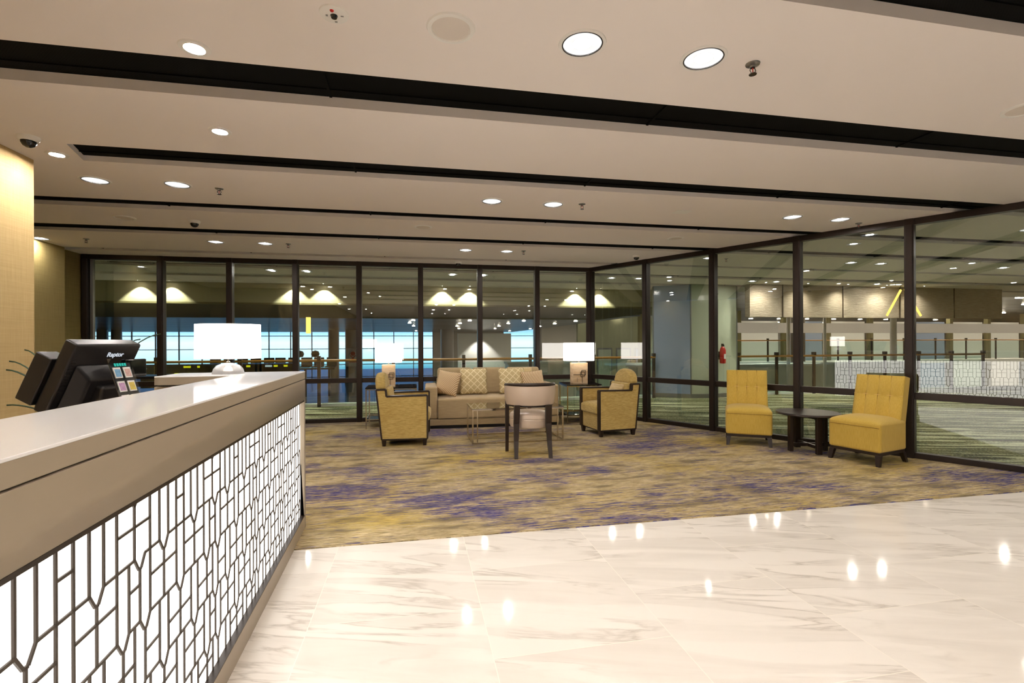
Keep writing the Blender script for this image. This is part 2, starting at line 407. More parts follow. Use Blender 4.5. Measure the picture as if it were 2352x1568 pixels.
# ------------------------------------------------------------------ glass walls, one window per bay
MZ0, MZ1 = .685, .765
def bay(i, A, B, n, wide=False, first=False):
    # A,B ground points of the mullion centres, n outward normal (depth of frame)
    A = Vector(A); B = Vector(B); d = (B-A); L = d.length; ang = math.atan2(d.y, d.x)
    w = .045 if not wide else .062
    root = thing('window_%d' % i, None, None, A, ang, None, 'structure')
    g = MB(); g.box(w, L-.045, -.05, .05, HC-.075, HC-.001)
    g.box(w, L-.045, -.05, .05, .006, .07)
    g.box(w, L-.045, -.045, .045, MZ0, MZ1)
    obj('window_frame', g, M['bronze'], root, bevel=.003)
    g = MB(); g.box(-w, w, -.06, .06, .006, HC-.001); g.box(-w+.012, w-.012, -.072, -.06, .006, HC-.075)
    obj('mullion', g, M['bronze'], root, bevel=.003)
    for nm, z0, z1 in (('upper_pane', MZ1, HC-.075), ('lower_pane', .07, MZ0)):
        g = MB(); g.box(w, L-.045, -.006, .006, z0, z1)
        obj(nm, g, M['glass'], root)
    root['label'] = 'floor to ceiling window bay in a bronze frame'
    return root
fx = [-5.08,-4.03,-3.01,-1.99,-.955,.095,1.155,2.225,CX]
for i in range(8): bay(i+1, (fx[i],YF,0), (fx[i+1],YF,0), None)
ss = [0,1.232,2.424,3.61,4.806] + [4.806+1.2*k for k in range(1, 9)]
for i in range(len(ss)-1): bay(9+i, rw(ss[i]), rw(ss[i+1]), None, wide=(i == 0))
g = MB(); g.box(-5.02,-4.985,YF-.03,YF+.03,.07,HC-.075); struct('trim_12', g, M['steel'])

# ------------------------------------------------------------------ ceiling fittings
def ring_profile(r, w, h): return [(r, 0), (r+w*.3, -h), (r+w, -h*.5), (r+w, 0)]
def downlight(x, y, label, group='round recessed downlights in the ceiling bands', z=HC, mat='lens', r=.098):
    t = thing('ceiling_downlight', label, 'ceiling light', (x, y, z), 0, group)
    g = MB(); g.lathe([(r, .0), (r, -.006), (r+.014, -.006), (r+.016, 0)], 40, cap=False); obj('trim_ring', g, M['white'], t, smooth=True)
    g = MB(); g.lathe([(r, -.004), (r-.001, -.0068), (r-.006, -.0065), (r-.006, -.001), (r, -.001)], 40, cap=False); obj('gasket', g, M['black'], t, smooth=True)
    g = MB(); g.lathe([(r*.94, -.0012), (r*.6, -.0010), (r*.46, -.0009)], 40, cap=False); obj('reflector', g, M['glow_ring'], t)
    g = MB(); g.lathe([(r*.46, -.0013), (0, -.0014)], 24); obj('lens', g, M[mat], t)
    return t
prs = {0: (-2.72,-2.08), 1: (.76,1.40), 2: (4.23,4.87), 3: (7.71,8.35), 4: (11.19,11.83)}
colname = {0: 'at left', 1: 'mid-room', 2: 'near the right glass', 3: 'outside the right glass', 4: 'far outside the right glass'}
for Y, rn in ((2.24,'first'), (4.88,'second'), (7.50,'third'), (10.15,'corridor')):
    for c, xs in prs.items():
        for k, x in enumerate(xs):
            if abs(Y-2.24) < .01 and c == 1: x += .03
            in_out = (x-CX)*RN.x+(Y-YF)*RN.y
            if abs(in_out) < .2: continue
            where = {'first': 'nearest ceiling band', 'second': 'carpet-edge band', 'third': 'sofa band', 'corridor': 'corridor ceiling'}[rn]
            downlight(x, Y, 'recessed downlight, %s of the pair %s, %s' % (('left','right')[k], colname[c], where))
downlight(-4.92, 7.66, 'round recessed downlight partly hidden by the gold wall end at far left')
for Y in (-.40,-3.05,-5.7):
    for c in (0,1,2,3):
        for x in prs[c]:
            if x > rw(0).x+(YF-Y)/math.tan(SA)-.3 and c == 3: continue
            if c == 0: x += .1
            downlight(x, Y, 'unseen round recessed downlight behind the viewer', 'unseen downlights behind the viewer', mat='lens_bright' if c < 2 and Y > -4 else 'lens')  # unseen rows of the same grid, left pairs boosted to lift the room

def spotlet(x, y, label, e=18):
    t = thing('spot_downlight', label, 'ceiling light', (x, y, HC), 0, 'small round spot downlights')
    g = MB(); g.lathe([(.042,-.004),(.046,-.008),(.068,-.006),(.071,0)], 32, cap=False); obj('trim_ring', g, M['white'], t, smooth=True)
    g = MB(); g.lathe([(.045,-.003),(.03,-.0035),(0,-.0035)], 24); obj('lens', g, M['lens_bright'], t)
spotlet(-1.04,2.62,'small round spot downlight just before the first dark ceiling slot')
spotlet(-1.28,3.61,'small round spot downlight between the first and second dark slots')
spotlet(-2.63,4.27,'small round spot downlight at the cut corner of the second slot')

def sprinkler(x, y, label):
    t = thing('sprinkler_head', label, 'sprinkler', (x, y, HC), 0, 'brass sprinkler heads on the ceiling')
    g = MB(); g.lathe([(.036,0),(.034,-.005),(.014,-.011),(.012,-.018)], 20); obj('escutcheon', g, M['steel'], t, smooth=True)
    g = MB(); g.lathe([(.011,-.011),(.011,-.022)], 12)
    g.tube([(.011,0,-.02),(.017,0,-.034),(.005,0,-.052)], .0022, 6); g.tube([(-.011,0,-.02),(-.017,0,-.034),(-.005,0,-.052)], .0022, 6)
    obj('yoke', g, M['bronze'], t, smooth=True)
    g = MB(); g.lathe([(.0025,-.02),(.0025,-.05)], 8); obj('glass_bulb', g, M['red'], t, smooth=True)
    g = MB(); g.lathe([(.019,-.052),(.019,-.055)], 14); obj('deflector', g, M['bronze'], t)
for a in ((1.71,2.24,'sprinkler head beside the nearest downlight pair'), (-1.76,4.94,'sprinkler head right of the left downlight pair over the desk'),
          (1.69,4.82,'sprinkler head right of the middle downlight pair over the carpet edge'), (-4.34,7.59,'sprinkler head at far left near the gold wall'),
          (-1.77,7.48,'sprinkler head left of centre in the band over the sofa'), (1.65,7.42,'sprinkler head above the sofa, right of two downlights'),
          (5.25,5.0,'sprinkler head close to the right glass wall'), (8.75,5.0,'sprinkler head outside the right glass'), (5.2,7.5,'sprinkler head outside the glass near the corner')):
    sprinkler(*a)

def cctv(x, y, label):
    t = thing('ceiling_camera_dome', label, 'security camera', (x, y, HC), 0, 'dome security cameras')
    g = MB(); g.lathe([(.062,0),(.060,-.018),(.048,-.032),(.044,-.032)], 28); obj('housing', g, M['white'], t, smooth=True)
    g = MB(); g.lathe([(.044,-.030),(.042,-.045),(.032,-.062),(.016,-.072),(0,-.075)], 24); obj('dome', g, M['blk_gloss'], t, smooth=True)
for a in ((-2.60,3.95,'dome camera with white base beside the gold wall end'), (-2.50,6.28,'dome camera on the dim ceiling band at left'),
          (3.56,7.50,'dome camera by the top of the right glass wall'), (.745,8.62,'dome camera at the top of the far glass wall')): cctv(*a)
def speaker(x, y, label, r=.085):
    t = thing('ceiling_speaker', label, 'speaker', (x, y, HC), 0, 'round ceiling speakers')
    g = MB(); g.lathe([(r,-.004),(r+.004,-.010),(r+.022,-.008),(r+.026,0)], 40, cap=False); obj('rim', g, M['white'], t, smooth=True)
    g = MB(); g.lathe([(r+.001,-.005),(r*.5,-.007),(0,-.0075)], 32); obj('grille', g, M['spk'], t, smooth=True)
for a in ((.165,2.24,'round ceiling speaker with grey grille, nearest the viewer'), (-3.2,6.25,'round ceiling speaker on the dim band at left'),
          (.1,6.11,'round ceiling speaker above the seating group'), (3.69,2.36,'round ceiling speaker cut by the right edge'), (3.5,6.16,'round ceiling speaker near the right glass wall')): speaker(*a)
t = thing('smoke_detector', 'round white ceiling sensor with red and black dots', 'smoke detector', (-.34,2.237,HC))
g = MB(); g.lathe([(.062,0),(.060,-.006),(.05,-.010),(0,-.011)], 32); obj('housing', g, M['white'], t, smooth=True)
g = MB(); g.lathe([(.016,-.010),(.012,-.020),(0,-.022)], 18); obj('lens', g, M['blk_gloss'], t, smooth=True)
g = MB(); g.lathe([(.009,-.010),(.007,-.014),(0,-.014)], 14, T(-.004,-.034,0)); obj('indicator', g, M['red'], t)
g = MB(); g.box(-.034,-.026,-.004,.004,-.013,-.010); g.box(.028,.040,-.006,-.002,-.013,-.010); g.box(-.002,.008,.036,.042,-.013,-.010); obj('marking', g, M['steel'], t)
o = obj('ceiling_access_panel', MB().box(2.78,2.95,4.84,4.97,HC-.006,HC), M['white'], bevel=.003); tag(o, 'small white rectangular access panel in the ceiling', 'access panel')

# ------------------------------------------------------------------ reception counter
def P2(x, y): return Vector((x, y, 0))
A = P2(-.640,-.9); B = P2(-.800,3.86)              # front line of the top
A = B + (P2(-.706,1.006)-B)*1.72
dv = (B-A).normalized(); nv = Vector((dv.y, -dv.x, 0))   # outward (towards the lobby)
LEN = (B-A).length
ctr = thing('reception_counter', 'white reception counter with backlit lattice front', 'counter', A, math.atan2(dv.y, dv.x))
# local x runs along the counter away from the viewer, local -y faces the lobby
TW = .37; ARM = .38; AX = LEN; ALEN = .82
ZT, ZG, ZP, ZB = 1.153, 1.094, .945, .095
g = MB()
g.prism([(0,0),(AX,0),(AX,ALEN),(AX-ARM,ALEN),(AX-ARM,TW),(0,TW)], ZT-.008, ZT); obj('countertop', g, M['top'], ctr, bevel=.002)
g = MB(); g.prism([(0,.001),(AX-.001,.001),(AX-.001,ALEN-.001),(AX-ARM+.001,ALEN-.001),(AX-ARM+.001,TW-.001),(0,TW-.001)], ZG+.004, ZT-.008); obj('shaded_edge', g, M['apron'], ctr)  # front of the white slab, its shade painted in as darker lacquer
g = MB()
g.prism([(0,.012),(AX-.012,.012),(AX-.012,ALEN-.012),(AX-ARM+.012,ALEN-.012),(AX-ARM+.012,TW-.012),(0,TW-.012)], ZG-.0015, ZG+.004); obj('shadow_gap', g, M['groove'], ctr)
g = MB()
g.box(0,AX,0,.05,ZP,ZG-.0015)                       # apron
g.box(AX-.035,AX,0,.05,0,ZP)                       # end stile
g.box(0,AX-.035,0,.05,.0,ZB)                       # bottom band
g.box(0,AX-.05,.05,.10,0,ZG-.0015)
g.box(AX-.05,AX,.05,ALEN,0,ZG-.006)
g.box(AX-ARM,AX-.05,ALEN-.05,ALEN,0,ZG-.006)
g.box(AX-ARM,AX-ARM+.03,.30,ALEN-.05,0,ZG-.006)
obj('body', g, M['apron'], ctr, bevel=.002)
g = MB(); g.box(.0,AX-.035,.030,.036,ZB,ZP); obj('light_panel', g, M['panel_glow'], ctr)
g = MB(); g.box(0,AX-.035,.0,.030,ZP-.012,ZP-.001); g.box(0,AX-.035,0,.030,ZB+.001,ZB+.006); obj('panel_frame', g, M['bronze'], ctr)
g = MB(); g.box(.2,AX-ARM-.02,.12,.72,.72,.75); g.box(.2,AX-ARM-.02,.12,.14,.1,.72); obj('work_desk', g, M['whitelac'], ctr, bevel=.002)
# lattice
g = MB(); p = .0572; per = 10; y0, y1 = .0255, .0299; lw = .0036
x_ref = (P2(-.706,1.006)-A).length*0 + 0
# the first V of the top edge stands 2.1 m short of the far end
def cpos(dcam):                                     # distance along the counter of a point seen at a given depth from the viewer
    return dcam
XV = LEN - 2.354                             # roughly where the first V hangs
def vbar(x, z0, z1): 
    if 0 < x < AX-.045: g.box(x-lw, x+lw, y0, y1, z0, z1)
def seg(xa, za, xb, zb):
    if min(xa, xb) < 0 or max(xa, xb) > AX-.045: return
    g.bar((xa,(y0+y1)/2,za), (xb,(y0+y1)/2,zb), y1-y0, lw*2)
rows = [.945,.765,.585,.405,.225,.10]
dep = .034
lines = [[0,1.5,2.5,3.5,4.5,5.5,6.5,7.5,8.5], [.5,1.5,3,4.5,5.5,7,8.5,9.5], [0,1,2.5,3.5,5,6.5,7.5,9], [.5,1.5,3,4.5,5.5,7,8.5,9.5], [0,1,2.5,3.5,5,6.5,7.5,9]]
vees = [[0], [.5,3,7], [1,5,9], [.5,3,7], [1,5,9], []]
bars = [[(-1.5,1.5),(4.5,5.5)], [(1.5,4.5),(5.5,8.5),(-.5,.5)], [(3.5,6.5),(7.5,10),(1,2.5)], [(1.5,4.5),(5.5,8.5),(-.5,.5)], [(3.5,6.5),(7.5,10)]]
for k in range(-8, 9):
    X0 = XV + k*per*p
    for r in range(5):
        zt, zb = rows[r], rows[r+1]
        for q in lines[r]:
            tip = q in vees[r]
            tipb = False
            vbar(X0+q*p, zb, zt-(dep if tip else 0))
        zm = (zt+zb)/2 + (.0, .012, -.01, .008, 0)[r]
        for a, b in bars[r]: seg(X0+a*p, zm, X0+b*p, zm)
    for r in range(0, 5):
        z = rows[r]; last = 0.0
        if r == 0:
            seg(X0-.5*p, z, X0, z-dep); seg(X0, z-dep, X0+.5*p, z); continue
        for q in vees[r]:
            seg(X0+last*p, z, X0+(q-.5)*p, z) if q-.5 > last else None
            seg(X0+(q-.5)*p, z, X0+(q-.12)*p, z-dep); seg(X0+(q-.12)*p, z-dep, X0+(q+.12)*p, z-dep); seg(X0+(q+.12)*p, z-dep, X0+(q+.5)*p, z)
            last = q+.5
        if last < 10: seg(X0+last*p, z, X0+10*p, z)
o = obj('lattice', g, M['lattice'], ctr); tag(o, 'thin brown lattice over the backlit panel')

# counter lamp
def oval_lamp(x, y, z, label, base, sw, sh, z0, gap_r=.004, sy=.62, rz=0):
    t = thing('table_lamp', label, 'lamp', (x, y, z), rz, 'lamps with white drum shades')
    return t
t = thing('table_lamp', 'table lamp with wide white shade and crystal dome base on the counter', 'lamp', (-1.25,3.655,ZT))
g = MB(); g.lathe([(.098,0),(.096,.012),(.088,.036),(.068,.058),(.04,.07),(.014,.075)], 40); obj('base', g, M['crystal'], t, smooth=True)
g = MB(); g.lathe([(.012,.074),(.012,.082),(.005,.086),(.005,.115)], 16); g.lathe([(.02,.004),(.03,.012),(.02,.03),(.006,.045),(.005,.07)], 12); obj('stem', g, M['chrome'], t, smooth=True)
g = MB(); g.lathe([(.204,.104),(.202,.336)], 56, sy=.72, cap=False); me = obj('lamp_shade', g, M['shade'], t, smooth=True)
# ------------------------------------------------------------------ point of sale terminal on the desk
pos = thing('sales_terminal', 'black touch-screen till seen from behind, above the counter', 'till', (-1.55,2.76,.75), R(76.7))
tilt = T(0,0,.45) @ RX(R(26))        # screen leans its top towards the customer
def rb(w, h, d0, d1): return (-w/2, w/2, d0, d1, -h/2, h/2)
g = MB(); g.box(*rb(.37,.36,-.02,.045), mat=tilt); obj('screen_housing', g, M['blk_plastic'], pos, bevel=.010, seg=3)
g = MB(); g.box(-.165,.165,.0445,.047,-.15,.15, mat=tilt); obj('display', g, M['blk_gloss'], pos)
g = MB(); g.add([(-.15,-.02,-.13),(.17,-.02,-.13),(.17,-.02,.13),(-.15,-.02,.13),(-.10,-.085,-.10),(.14,-.085,-.10),(.14,-.075,.07),(-.10,-.075,.07)],
      [(0,1,2,3),(7,6,5,4),(0,4,5,1),(1,5,6,2),(2,6,7,3),(3,7,4,0)], tilt @ T(0,0,-.05)); hb = obj('rear_housing', g, M['blk_plastic'], pos, bevel=.012, seg=3)
g = MB()
for k in range(12): g.box(-.176,-.152,-.024,-.0195,-.06+.014*k,-.054+.014*k, mat=tilt)
obj('vent', g, M['black'], pos)
g = MB(); g.box(-.20,-.10,.048,.13,-.16,.075, mat=tilt); obj('card_reader', g, M['blk_plastic'], pos, bevel=.006)
g = MB(); g.prism([(-.10,0),(.12,0),(.12,.03),(.05,.05),(.02,.34),(.0,.42),(-.10,.40),(-.07,.22),(-.10,.06)], -.055,.075,'x'); obj('stand', g, M['blk_plastic'], pos, bevel=.015, seg=3)
g = MB(); g.prism([(-.17,.0),(.14,.0),(.14,.03),(-.02,.06),(-.08,.24),(-.14,.25),(-.17,.20)], -.13,.13,'x'); obj('foot', g, M['blk_plastic'], pos, bevel=.012, seg=3)
g = MB(); g.box(.02,.15,-.15,-.12,.44,.53); obj('customer_display', g, M['blk_gloss'], pos, bevel=.006)
def lettering(name, txt, size, mat, parent, matrix, label=None):
    cu = bpy.data.curves.new(name, 'FONT'); cu.body = txt; cu.size = size; cu.align_x = 'CENTER'; cu.align_y = 'CENTER'; cu.extrude = .0008; cu.offset = .0006
    tmp = bpy.data.objects.new(name+'_text', cu); COL.objects.link(tmp); bpy.context.view_layer.update()
    me = bpy.data.meshes.new_from_object(tmp.evaluated_get(bpy.context.evaluated_depsgraph_get())); bpy.data.objects.remove(tmp)
    me.materials.clear(); me.materials.append(mat)
    o = bpy.data.objects.new(name, me); COL.objects.link(o); o.parent = parent; o.matrix_local = matrix
    if label: o['label'] = label
    return o
lettering('logo', 'Raptor', .034, M['white_glow'], pos, tilt @ T(.065,-.0215,.143) @ RX(R(90)) if False else tilt @ T(.045,-.0215,.125) @ RX(R(90)), 'pale word Raptor on the back')
# leaflet holder leaning on the terminal
fl = thing('leaflet_holder', 'clear acrylic holder with small coloured cards beside the till', 'leaflet holder', (-1.235,2.44,.75), R(72))
lm = T(0,0,.40) @ RX(R(-20))
g = MB(); g.box(-.055,.055,-.003,.0,-.15,.15, mat=lm); obj('acrylic_sheet', g, M['acrylic'], fl)
g = MB(); g.box(-.05,.05,.002,.005,-.41,.13, mat=lm) ; g.box(-.055,.055,.02,.18,.0,.012); obj('backing', g, M['blk_plastic'], fl)
cols = [(120,170,205),(214,170,160),(196,150,190),(230,190,70),(170,190,215),(206,128,104)]
for k in range(6):
    cx_, cz = (-.024,.024)[k % 2], (.085,.022,-.041)[k//2]
    g = MB(); g.box(cx_-.017,cx_+.017,-.002,.002,cz-.024,cz+.024, mat=lm); f = obj('card', g, M['white'], fl)
    g = MB(); g.box(cx_-.013,cx_+.013,-.0028,-.0019,cz-.019,cz+.016, mat=lm); obj('card_picture', g, plain('card_print_%d' % k, cols[k], .4, var=.5, nscale=60), f)
g = MB(); 
for k in range(5): g.box(-.03+.012*k,-.022+.012*k,-.0028,-.0012,.115,.128, mat=lm)
obj('heading', g, M['cyan_glow'], fl)
# palm behind the desk
pl = thing('potted_palm', 'potted palm with spiky leaves behind the till', 'plant', (-1.90,3.22,0))
g = MB(); g.lathe([(.13,0),(.17,.34),(.16,.35),(.15,.33),(0,.32)], 28); obj('pot', g, M['pot'], pl, smooth=True)
g = MB(); g.tube([(0,0,.3),(.01,0,.6),(0,.01,.9)], [.02,.016,.012], 8); obj('stem', g, M['wood_dark'], pl, smooth=True)
for k, (az, rr, zt) in enumerate([(-170,.30,1.22),(-160,.27,1.27),(175,.26,1.33),(150,.30,1.15),(20,.40,1.42),(32,.30,1.39),(60,.4,1.2),(-20,.5,1.02),(-35,.45,.92),(-80,.4,1.1),(-120,.3,1.05),(100,.35,1.3)]):
    a = R(az); g = MB(); n = 12
    def leaf(u, v):
        r = rr*u; zz = .88+(zt-.88)*(1-(1-u)**1.8); w = .013*math.sin(math.pi*min(1, .12+u*.88))*(1 if v > .5 else -1)*(0 if v == .5 else 1)
        return (r*math.cos(a)-w*math.sin(a), r*math.sin(a)+w*math.cos(a), zz-(.006 if v != .5 else 0))
    g.grid(leaf, n, 2); o = obj('leaf', g, M['leaf'], pl, smooth=True)
    so = o.modifiers.new('s', 'SOLIDIFY'); so.thickness = .002
# black console behind the counter
t = thing('console_table', 'long low black table behind the counter', 'table', (-2.1,6.2,0))
g = MB(); g.box(-1.3,.62,-.2,.2,.98,1.01); obj('tabletop', g, M['blk_gloss'], t, bevel=.003)
for sx in (-1.28,.56):
    for sy in (-.17,.14): obj('leg', MB().box(sx,sx+.04,sy,sy+.04,.006,.98), M['black'], t)

# ------------------------------------------------------------------ upholstered pieces
def cushion(w, h, d, n=18, pinch=.5, fringe=0):
    g = MB()
    def side(sgn):
        def fn(u, v):
            a, b = 2*u-1, 2*v-1
            k = (1-abs(a)**2.6)*(1-abs(b)**2.6)
            e = 1-.06*(1-abs(a)*abs(b))*(abs(a)**4+abs(b)**4)
            fr = 1+fringe*math.sin(40*(u+v)+7*u)*(1 if max(abs(a), abs(b)) > .98 else 0)
            return (a*w/2*e*fr, sgn*d/2*(k**.5 if k > 0 else 0), b*h/2*e*fr)
        return fn
    g.grid(side(1), n, n); g.grid(side(-1), n, n, flip=True)
    return g
def throw(name, label, x, y, z, w, h, d, rz, lean, mat, roll=0, fringe=.012, group='scatter cushions on the sofa'):
    o = obj(name, cushion(w, h, d, fringe=fringe), mat, smooth=True); o.data.set_sharp_from_angle(angle=R(170))
    tag(o, label, 'cushion', group)
    o.matrix_world = T(x, y, z) @ RZ(rz) @ RX(-lean) @ RY(roll) @ T(0, 0, h/2)
    return o
def softbox(g, x0, x1, y0, y1, z0, z1, crown=.02, n=8, mat=None):
    # box whose top is crowned
    def top(u, v): return (x0+(x1-x0)*u, y0+(y1-y0)*v, z1+crown*(1-(2*u-1)**4)*(1-(2*v-1)**4))
    g.grid(top, n, n, mat=mat)
    g.grid(lambda u, v: (x0+(x1-x0)*u, y0+(y1-y0)*v, z0), n, n, mat=mat, flip=True)
    g.grid(lambda u, v: (x0+(x1-x0)*u, y0, z0+(z1-z0)*v), n, 1, mat=mat)
    g.grid(lambda u, v: (x0+(x1-x0)*u, y1, z0+(z1-z0)*v), n, 1, mat=mat, flip=True)
    g.grid(lambda u, v: (x0, y0+(y1-y0)*u, z0+(z1-z0)*v), n, 1, mat=mat, flip=True)
    g.grid(lambda u, v: (x1, y0+(y1-y0)*u, z0+(z1-z0)*v), n, 1, mat=mat)
    return g

# sofa: local -y is the front
sf = thing('sofa', 'long taupe velvet sofa before the far glass wall', 'sofa', (1.235,7.83,.006), R(-1.5))
W = 1.09; DP = .88
g = MB(); g.box(-W+.02,W-.02,.03,DP-.03,0,.05); obj('plinth', g, M['black'], sf)
g = MB(); g.box(-W,W,.0,DP,.05,.15); obj('base', g, M['sofa'], sf, bevel=.008)
g = MB(); softbox(g,-W+.20,W-.20,-.02,.62,.155,.47,.03); obj('seat_cushion', g, M['sofa'], sf, bevel=.025, seg=4)
for s in (-1, 1):
    g = MB(); a, b = sorted((s*W, s*(W-.195))); g.box(a,b,.0,DP,.155,.665); obj('armrest', g, M['sofa'], sf, bevel=.03, seg=4)
g = MB(); g.box(-W+.195,W-.195,.68,DP,.155,.76); obj('backrest', g, M['sofa'], sf, bevel=.03, seg=4)
for i in range(3):
    x0 = -W+.20+i*.593
    g = MB(); softbox(g, x0+.004, x0+.589, -.42, 0, -.10, .10, .035, mat=T(0,.52,.49) @ RX(R(80)) ) if False else g.box(x0+.004,x0+.589,-.10,.10,0,.46, mat=T(0,.60,.475) @ RX(R(-9)))
    obj('back_cushion', g, M['sofa'], sf, bevel=.05, seg=5)
sy = 7.83
throw('throw_pillow', 'pillow with diagonal stripes leaning in the left corner of the sofa', .47,8.09,.515,.44,.40,.15,R(-38),R(16),M['stripe'],R(6))
throw('throw_pillow', 'left of the two trellis-patterned pillows on the sofa', .95,8.10,.515,.46,.44,.16,R(-2),R(15),M['trellis'])
throw('throw_pillow', 'right trellis-patterned pillow on the sofa, behind the pale chair', 1.60,8.08,.515,.46,.44,.16,R(4),R(15),M['trellis'])
throw('throw_pillow', 'plain gold pillow mostly hidden behind the right trellis pillow', 1.80,8.27,.515,.44,.44,.12,R(6),R(13),M['cream_cush'])
throw('throw_pillow', 'pillow with diagonal stripes near the right arm of the sofa', 1.99,8.04,.515,.42,.39,.14,R(14),R(18),M['stripe'],R(-4))

def armchair(label, x, y, rz):
    # local -y is the front
    t = thing('armchair', label, 'armchair', (x, y, .006), rz, 'gold armchairs with dark trim')
    hw = .305
    prof = [(-.325,.09),(.265,.09),(.335,.745),(.215,.745),(.205,.655),(-.325,.665)]
    for s in (-1, 1):
        a, b = sorted((s*hw, s*(hw-.055)))
        g = MB(); g.prism(prof, a, b, 'x'); p = obj('side_panel', g, M['gold'], t, bevel=.004)
        g = MB(); loop = [(s*hw-s*.0275, y_, z_) for y_, z_ in prof]
        for k in range(len(loop)): 
            g.bar(loop[k], loop[(k+1) % len(loop)], .068 if k in (0,1,2,3,4,5) else .06, .02)
        obj('trim', g, M['wood_dark'], p)
    g = MB(); g.box(-hw+.055,hw-.055,-.31,.22,.09,.31); obj('front_panel', g, M['gold'], t, bevel=.006)
    g = MB(); softbox(g,-hw+.058,hw-.058,-.355,.12,.315,.45,.035); obj('seat_cushion', g, M['gold'], t, bevel=.035, seg=4)
    g = MB(); g.box(-hw+.058,hw-.058,-.055,.055,-.22,.235, mat=T(0,.20,.52) @ RX(R(-8))); obj('backrest', g, M['gold'], t, bevel=.03, seg=4)
    # rounded headrest
    n = 16; pts = [(-.245,0)]+[(-.245,.05)]
    for k in range(n+1):
        a = math.pi*(1-k/n); pts.append((.235*math.cos(a), .07+.155*math.sin(a)))
    pts += [(.245,.05),(.245,0)]
    g = MB(); g.prism(pts, -.065, .065, 'y', T(0,.285,.735) @ RX(R(-7))); obj('headrest', g, M['gold'], t, bevel=.055, seg=6)
    for sx in (-1, 1):
        for fy in (-.29,.24):
            g = MB(); c = sx*(hw-.035); g.hexa([(c-.02,fy-.02,0),(c+.02,fy-.02,0),(c+.02,fy+.02,0),(c-.02,fy+.02,0)], [(c-.03,fy-.03,.09),(c+.03,fy-.03,.09),(c+.03,fy+.03,.09),(c-.03,fy+.03,.09)])
            obj('foot', g, M['wood_dark'], t)
    g = MB(); g.box(-hw+.03,hw-.03,-.29,.25,.072,.092); obj('base_rail', g, M['wood_dark'], t)
    return t
armchair('gold armchair at left, seen from its side and facing right', -.15,6.93,R(86))
armchair('gold armchair at right of the coffee table, turned to face left', 2.86,6.98,R(-82))
throw('throw_pillow', 'small cream pillow in the right armchair', 2.93,7.01,.50,.36,.26,.12,R(-82),R(24),M['cream_cush'],0,0,None)

def slipper(label, x, y, rz):
    t = thing('slipper_chair', label, 'chair', (x, y, .006), rz, 'mustard slipper chairs')
    hw = .275
    g = MB(); softbox(g,-hw,hw,-.30,.22,.145,.465,.048,12); obj('seat', g, M['mustard'], t, bevel=.028, seg=5)
    g = MB(); g.tube([(-hw+.01,-.302,.415),(hw-.01,-.302,.415)], .0022, 6); obj('seat_seam', g, M['seam'], t)
    bm_ = T(0,.16,.30) @ RX(R(-11))
    g = MB()
    bw = .25; hh = .66; y0_ = -.055; nx = 48; nz = 40
    cells_x = [-1,-.5,0,.5,1]; zs = [0,.655,1]
    def fn(u, v):
        x_ = (2*u-1); k = 0
        fx_ = (u*4) % 1.0; vv_ = v/.655 if v < .655 else (v-.655)/.345
        k = (abs(math.sin(math.pi*fx_))**.5)*(abs(math.sin(math.pi*max(.02, min(.98, vv_))))**.35)
        return (x_*bw*(1+.04*(1-v)), y0_-.02*k, v*hh)
    g.grid(fn, nx, nz, mat=bm_)
    g.box(-bw*1.02,bw*1.02,y0_+.001,.06,0,hh+.004, mat=bm_)
    o = obj('backrest', g, M['mustard'], t, bevel=.022, seg=4)
    pp = MB(); pp.tube([(-bw*1.02,y0_-.004,.655*hh),(bw*1.02,y0_-.004,.655*hh)], .0035, 6, mat=bm_)
    obj('piping', pp, M['piping'], o)
    pp = MB()
    for k in (-.5,0,.5): pp.tube([(k*bw*1.02*1.0,y0_-.001,.17),(k*bw,y0_-.001,hh)], .0035, 6, mat=bm_)
    obj('seam', pp, M['seam'], o)
    g = MB(); g.box(-hw+.012,hw-.012,-.285,.21,.115,.148); obj('base_rail', g, M['wood_dark'], t)
    for sx in (-1, 1):
        for fy, sp_ in ((-.265,-.03),(.19,.05)):
            c = sx*(hw-.035); q = sx*.012
            g = MB(); g.hexa([(c-.018+q,fy-.018+sp_,0),(c+.018+q,fy-.018+sp_,0),(c+.018+q,fy+.018+sp_,0),(c-.018+q,fy+.018+sp_,0)], [(c-.026,fy-.026,.118),(c+.026,fy-.026,.118),(c+.026,fy+.026,.118),(c-.026,fy+.026,.118)])
            obj('leg', g, M['wood_dark'], t)
    return t
def facing(vx, vy): return math.atan2(vx, -vy)      # heading whose local -y points along (vx, vy)
slipper('mustard slipper chair left of the round side table, facing the viewer', 4.42,5.92,facing(-.56,-.83))
slipper('mustard slipper chair right of the round side table, turned left', 5.10,4.74,facing(-.97,-.26))

# round side table
t = thing('round_side_table', 'round dark wood side table between the mustard chairs', 'table', (4.78,5.28,.006), R(-22))
g = MB(); g.lathe([(.345,.455),(.352,.462),(.352,.478),(.347,.484)], 56); obj('tabletop', g, M['wood_dark'], t, smooth=True)
for k in range(4):
    a = R(90*k+12); m = RZ(a)
    g = MB(); g.box(.195,.235,-.032,.032,0,.456, mat=m); obj('leg', g, M['wood_dark'], t, bevel=.002)
g = MB()
for k in range(2): g.box(-.2,.2,-.012,.012,.06,.10-.0005*k, mat=RZ(R(12+90*k))); g.box(-.2,.2,-.012,.012,.41,.455-.0005*k, mat=RZ(R(12+90*k)))
obj('cross_stretcher', g, M['wood_dark'], t)

